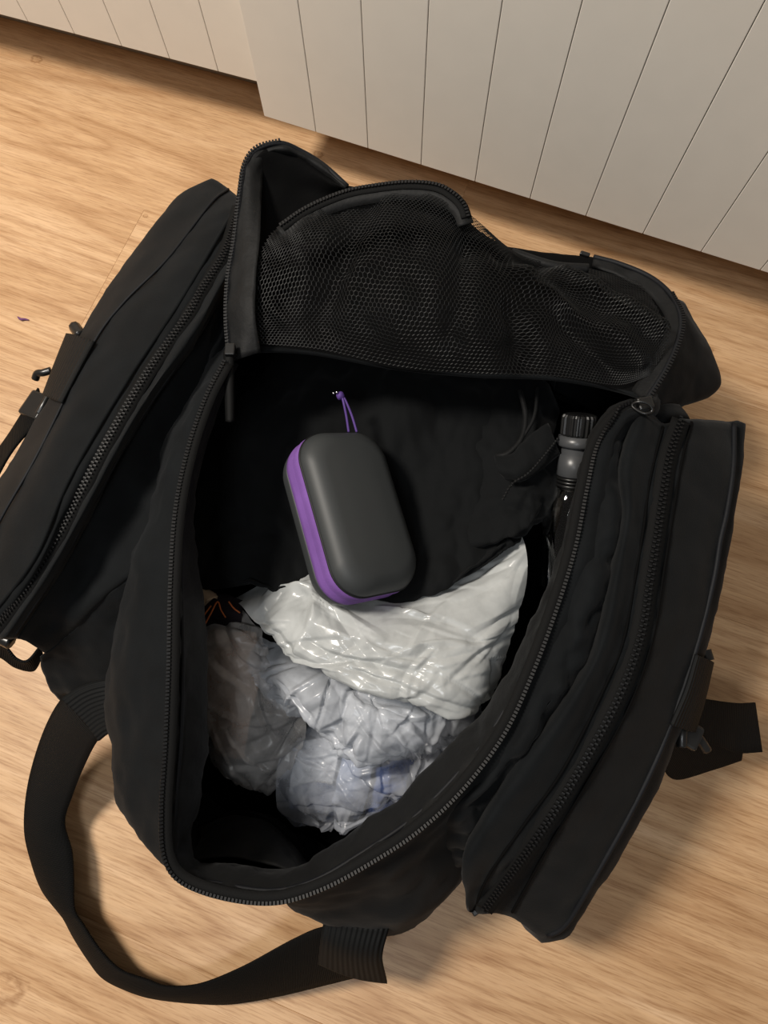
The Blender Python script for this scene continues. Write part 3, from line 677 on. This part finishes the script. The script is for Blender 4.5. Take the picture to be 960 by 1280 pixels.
# second garment with a stitched hem
tee = empty('t_shirt', P(660, 590, .16), 'black garment with stitched hem bunched beside the bottle', 'clothing')
sh = [[(600,470,.120),(640,462,.140),(680,470,.135),(705,500,.120)],
      [(596,540,.160),(630,545,.172),(670,540,.178),(700,545,.165)],
      [(590,610,.162),(630,605,.178),(670,600,.188),(706,600,.170)],
      [(585,660,.160),(630,650,.176),(670,650,.180),(700,632,.165)],
      [(590,690,.155),(625,682,.165),(655,672,.165),(690,650,.150)],
      [(595,680,.110),(625,672,.110),(655,662,.110),(685,640,.100)]]
s1_ = ridged(0.005, 22, 8); s2_ = wrinkle(0.006, 26, 63)
loft('shirt_body', sh, 'jersey', tee, 70, 60, lambda p, u, v: s1_(p, u, v)+s2_(p, u, v), thick=0.002)
tube('neck_hem', [(650,488,.186),(657,520,.190),(652,548,.192),(636,566,.192),(620,571,.190)], .0022, 'lining', tee, 50, 7)
tube('neck_hem', [(672,485,.186),(668,520,.192),(655,545,.192)], .0015, 'lining', tee, 40, 6)
loft('hem_band', [[(618,570,.192),(640,566,.195),(660,545,.196),(685,530,.192)], [(622,588,.194),(645,588,.199),(668,570,.200),(692,552,.194)], [(634,600,.188),(652,602,.194),(676,588,.194),(698,568,.188)]], 'jersey', tee, 30, 8, wrinkle(.003, 60, 66), thick=.0015)
tube('hem_stitching', [(700,545,.196),(680,570,.202),(660,592,.204),(640,605,.202),(628,625,.194)], lambda t: .0009*(1+.6*math.sin(t*160)), 'lining', tee, 120, 6)

# hard case with purple zipper band
case = empty('hard_case', P(438, 646, .185), 'dark grey hard shell case with purple zipper band', 'case')
def outline(hx, hy, r, n=14):
    pts = []
    for cx, cy, a0 in ((hx-r, hy-r, 0), (-hx+r, hy-r, 90), (-hx+r, -hy+r, 180), (hx-r, -hy+r, 270)):
        for k in range(n):
            a = math.radians(a0+90*k/(n-1)); pts.append((cx+r*math.cos(a), cy+r*math.sin(a)))
    return pts
CX, CY, CR = 0.0420, 0.0700, 0.027
def shellgrid(levels):
    return [[Vector((x, y, z)) for x, y in outline(CX-i, CY-i, max(min(CR-i*.55, CX-i-.0005), .0005))] for i, z in levels]
def dome(sign, h, e=.0165, n=10):
    L_ = []
    for k in range(n+1):
        a = math.pi/2*k/n; L_.append((e*(1-math.cos(a)), sign*(.0108+(h-.0108)*math.sin(a))))
    return L_+[(.022, sign*(h+.0007)), (.030, sign*(h+.0011)), (.036, sign*(h+.0012))]
case_parts = []
case_parts.append(from_grid('upper_shell', shellgrid(dome(1, .027)), 'case_shell', None, True, caps=True))
case_parts.append(from_grid('lower_shell', shellgrid(dome(-1, .029, .010)[::-1]), 'case_shell', None, True, caps=True))
case_parts.append(from_grid('zipper_band', shellgrid([(.002, -.0115), (-.0006, -.0098), (-.0011, -.005), (-.0002, -.0006), (-.0002, .0006), (-.0011, .005), (-.0006, .0094), (.002, .0112)]), 'purple', None, True, caps=True))
case_parts.append(from_grid('seam', shellgrid([(.0004, .0098), (-.0008, .0104), (-.0008, .0114), (.0004, .0120)]), 'case_dark', None, True, caps=True))
yaw = math.radians(18.5)
M = Matrix.Rotation(yaw, 4, 'Z') @ Matrix.Rotation(math.radians(37), 4, 'Y') @ Matrix.Rotation(math.radians(3), 4, 'X')
for o in case_parts:
    o.parent = case; o.matrix_parent_inverse = Matrix(); o.matrix_basis = M
tube('pull_cord', [(446,540,.192),(440,520,.196),(433,503,.200),(428,495,.201),(430,505,.201),(433,520,.197),(436,540,.192)], .0011, 'purple_cord', case, 60, 7)
bd = tube('cord_bead', [(421,493,.201),(425,494.5,.201),(430,497,.201)], lambda t: .0015+.0024*math.sin(math.pi*t), 'purple_cord', case, 14, 10)
tube('cord_tip', [(416,491,.203),(418,492,.203)], .0014, 'steel', bd, 4, 8)
tube('cord_tip', [(420,490,.205),(422,491,.205)], .0012, 'steel', bd, 4, 8)

def packet(name, rows, mat, parent, seed, amp=.003):
    fn = ridged(amp, 40, seed)
    return loft(name, rows, mat, parent, 40, 40, fn, thick=.001)
# white carrier bag
wb = empty('plastic_bag', P(490, 830, .1), 'crumpled white plastic carrier bag below the grey case', 'plastic bag')
A_ = [[(290,745,.105),(380,705,.125),(450,725,.135),(540,725,.135),(600,700,.140),(650,665,.145)],
      [(302,757,.140),(385,722,.150),(460,758,.158),(540,755,.160),(610,728,.160),(657,685,.155)],
      [(312,770,.148),(392,765,.168),(465,790,.174),(540,795,.175),(612,772,.170),(658,722,.155)],
      [(328,788,.150),(400,810,.172),(470,828,.182),(540,836,.182),(602,822,.174),(646,785,.150)],
      [(344,803,.147),(402,838,.166),(470,864,.176),(540,880,.174),(588,888,.160),(618,868,.135)],
      [(348,802,.135),(406,834,.148),(470,858,.154),(538,873,.150),(582,880,.135),(606,862,.110)],
      [(350,790,.100),(408,815,.105),(470,840,.105),(538,850,.100),(570,855,.090),(595,840,.080)]]
f2 = wrinkle(0.007, 12, 72, octaves=1)
film_sheet('upper_fold', A_, 'film_white', wb, 260, 190, 5, 95, .0034, .007, .038, f2, 0.55)
B_ = [[(325,795,.100),(375,818,.120),(440,842,.130),(520,862,.130),(590,868,.105)],
      [(311,828,.116),(365,848,.138),(435,872,.152),(515,888,.150),(594,886,.112)],
      [(318,852,.116),(368,876,.134),(430,902,.150),(508,912,.148),(582,906,.108)],
      [(340,872,.108),(388,898,.124),(426,934,.138),(500,936,.134),(564,922,.102)],
      [(356,886,.096),(404,908,.110),(430,944,.118),(494,942,.116),(554,928,.090)],
      [(372,880,.070),(410,895,.080),(436,915,.080),(490,915,.080),(540,905,.070)]]
film_sheet('lower_bulge', B_, 'film_thin', wb, 220, 150, 8, 110, .0040, .006, .022, wrinkle(.006, 20, 73))
packet('packet', [[(425,860,.110),(480,865,.118),(560,870,.100)], [(425,895,.120),(480,900,.128),(555,895,.100)], [(440,925,.100),(490,925,.104),(545,915,.085)]], 'white_item', wb, 86, .005)

# pale film bag at the front with blue and slate packets showing through
pb = empty('plastic_bag', P(460, 980, .06), 'thin bluish plastic bag of packets at the front of the opening', 'plastic bag')
D_ = [[(355,900,.060),(410,890,.075),(480,900,.085),(560,890,.075),(600,880,.055)],
      [(352,935,.072),(410,930,.090),(480,935,.102),(555,925,.090),(600,905,.060)],
      [(346,975,.066),(400,975,.084),(470,975,.098),(545,960,.086),(590,930,.058)],
      [(348,1010,.056),(395,1012,.072),(455,1010,.082),(520,1000,.072),(560,965,.050)],
      [(368,1035,.036),(400,1045,.046),(440,1045,.052),(490,1030,.046),(530,1000,.034)],
      [(390,1015,.022),(408,1030,.022),(436,1036,.022),(478,1022,.022),(510,995,.022)]]
film_sheet('film', D_, 'film_lilac', pb, 210, 170, 12, 85, .0060, .009, .034, wrinkle(.008, 18, 74, octaves=1))
packet('packet', [[(430,900,.070),(455,900,.080),(480,905,.074)], [(425,950,.082),(448,950,.092),(470,950,.084)], [(415,1000,.064),(440,1000,.074),(458,1005,.066)], [(408,1025,.026),(430,1030,.028),(448,1030,.026)]], 'slate_item', pb, 81)
packet('packet', [[(470,960,.072),(490,955,.084),(520,950,.070)], [(462,990,.068),(485,985,.076),(510,980,.066)], [(455,1020,.040),(475,1020,.048),(500,1010,.040)]], 'blue_item', pb, 82)
packet('packet', [[(480,905,.072),(530,900,.080),(580,890,.056)], [(485,945,.078),(530,940,.084),(575,925,.056)], [(495,985,.054),(525,975,.058),(555,955,.042)]], 'white_item', pb, 83, .006)
packet('packet', [[(360,930,.052),(390,925,.066),(425,920,.070)], [(360,970,.048),(390,970,.060),(418,970,.062)], [(365,1005,.038),(390,1005,.044),(410,1005,.044)]], 'white_item', pb, 84, .006)
packet('packet', [[(360,985,.042),(395,980,.056),(425,985,.054)], [(362,1012,.036),(395,1012,.046),(420,1012,.046)], [(382,1018,.024),(400,1026,.026),(420,1028,.026)]], 'slate_item', pb, 85)

# grey film bag on the left over a brown carton and a dark item
gb = empty('plastic_bag', P(300, 890, .06), 'thin greyish see-through plastic bag over a brown packet along the left lining', 'plastic bag')
E_ = [[(246,772,.105),(270,762,.118),(300,760,.122),(330,785,.118)],
      [(246,800,.112),(275,795,.128),(310,800,.132),(345,825,.122)],
      [(250,850,.108),(280,845,.122),(325,850,.124),(375,880,.108)],
      [(255,905,.092),(285,905,.108),(330,910,.112),(382,910,.094)],
      [(266,950,.068),(295,955,.084),(335,960,.086),(372,945,.074)],
      [(290,985,.040),(312,990,.050),(335,992,.050),(358,975,.046)],
      [(302,968,.020),(318,975,.020),(334,976,.020),(350,964,.020)]]
film_sheet('film', E_, 'film_grey', gb, 160, 190, 15, 55, .0038, .007, .034, wrinkle(.006, 16, 75, octaves=1))
packet('packet', [[(250,790,.094),(280,785,.108),(320,790,.106)], [(252,840,.092),(285,838,.108),(325,845,.104)], [(258,900,.076),(285,900,.090),(312,905,.086)], [(270,945,.050),(290,950,.060),(305,950,.056)]], 'brown_card', gb, 91, .002)
packet('packet', [[(322,860,.088),(350,865,.098),(385,885,.084)], [(318,905,.084),(345,910,.096),(382,915,.080)], [(310,950,.060),(335,955,.070),(365,945,.060)], [(316,970,.030),(332,976,.032),(348,966,.030)]], 'dark_item', gb, 92, .003)

# patterned cloth and beige paper poking out at the left
pc = empty('patterned_cloth', P(266, 765, .12), 'dark cloth with thin orange zigzag lines by the left lining', 'cloth')
loft('cloth', [[(250,750,.115),(275,742,.122),(305,752,.122)], [(250,772,.122),(272,765,.130),(302,770,.130)], [(252,790,.110),(272,788,.114),(300,790,.114)]], 'pattern_dark', pc, 24, 16, wrinkle(.002, 40, 95), thick=.0015)
for zz in ([(256,781,.1335),(264,766,.136),(272,752,.136),(276,762,.1365),(282,772,.136)], [(286,752,.135),(292,760,.136),(300,766,.136)], [(252,774,.133),(258,765,.134),(264,757,.134)]):
    tube('zigzag_line', zz, .0007, 'orange', pc, 30, 5)
bpz = loft('paper_bag', [[(244,728,.118),(258,734,.124),(274,742,.122)], [(246,752,.124),(257,752,.130),(270,747,.128)], [(248,775,.112),(254,768,.116),(262,758,.116)]], 'beige_paper', None, 14, 12, ridged(.002, 60, 97), thick=.001)
tag(bpz, 'small scrap of beige paper between lining and patterned cloth', 'paper')

# bottle along the right wall
bt = empty('bottle', P(716, 620, .15), 'clear bottle with ribbed dark cap against the right lining', 'bottle')
b0 = P(725, 517, .205); b1 = P(700, 735, .125); ax = (b1-b0).normalized(); BL = (b1-b0).length
sx = ax.cross(Vector((0, 0, 1))).normalized(); sy = sx.cross(ax)
def lathe(name, prof, mat, parent, seg=40, rib=0.0, nrib=20):
    Gd = []
    for t, r in prof:
        row = []
        for k in range(seg):
            th = 2*math.pi*k/seg
            rr = r*(1-(rib if (k*nrib*2//seg) % 2 else 0))
            row.append(b0+ax*t+(sx*math.cos(th)+sy*math.sin(th))*rr)
        Gd.append(row)
    return from_grid(name, Gd, mat, parent, True, caps=True, smooth=not rib)
lathe('cap', [(0, .010), (.001, .0135), (.003, .0145), (.017, .0145), (.018, .0140)], 'plastic_black', bt, 80, .09, 20)
lathe('collar', [(.0185, .0125), (.019, .0155), (.026, .0158), (.0275, .0150), (.028, .0125)], 'bottle_grey', bt)
lathe('neck', [(.028, .0120), (.034, .0120), (.0345, .0138), (.052, .0140), (.053, .0128)], 'bottle_grey', bt)
for t in (.0545, .0575, .0605):
    lathe('neck_ring', [(t-.0012, .012), (t-.0009, .0142), (t+.0009, .0142), (t+.0012, .012)], 'plastic_black', bt)
lathe('bottle_body', [(.062, .013), (.064, .0150), (.072, .0180), (.084, .0205), (.10, .0215), (BL-.006, .0215), (BL, .017)], 'clear_plastic', bt)

# a fleck of purple lint on the floor
lt = tube('lint', [(22,396,.0012),(26,399,.0022),(31,399,.0014),(36,400,.0010)], lambda t: .0006+.0010*math.sin(math.pi*t), 'lint', None, 14, 6)
tag(lt, 'tiny fleck of purple lint on the floor left of the bag', 'lint')
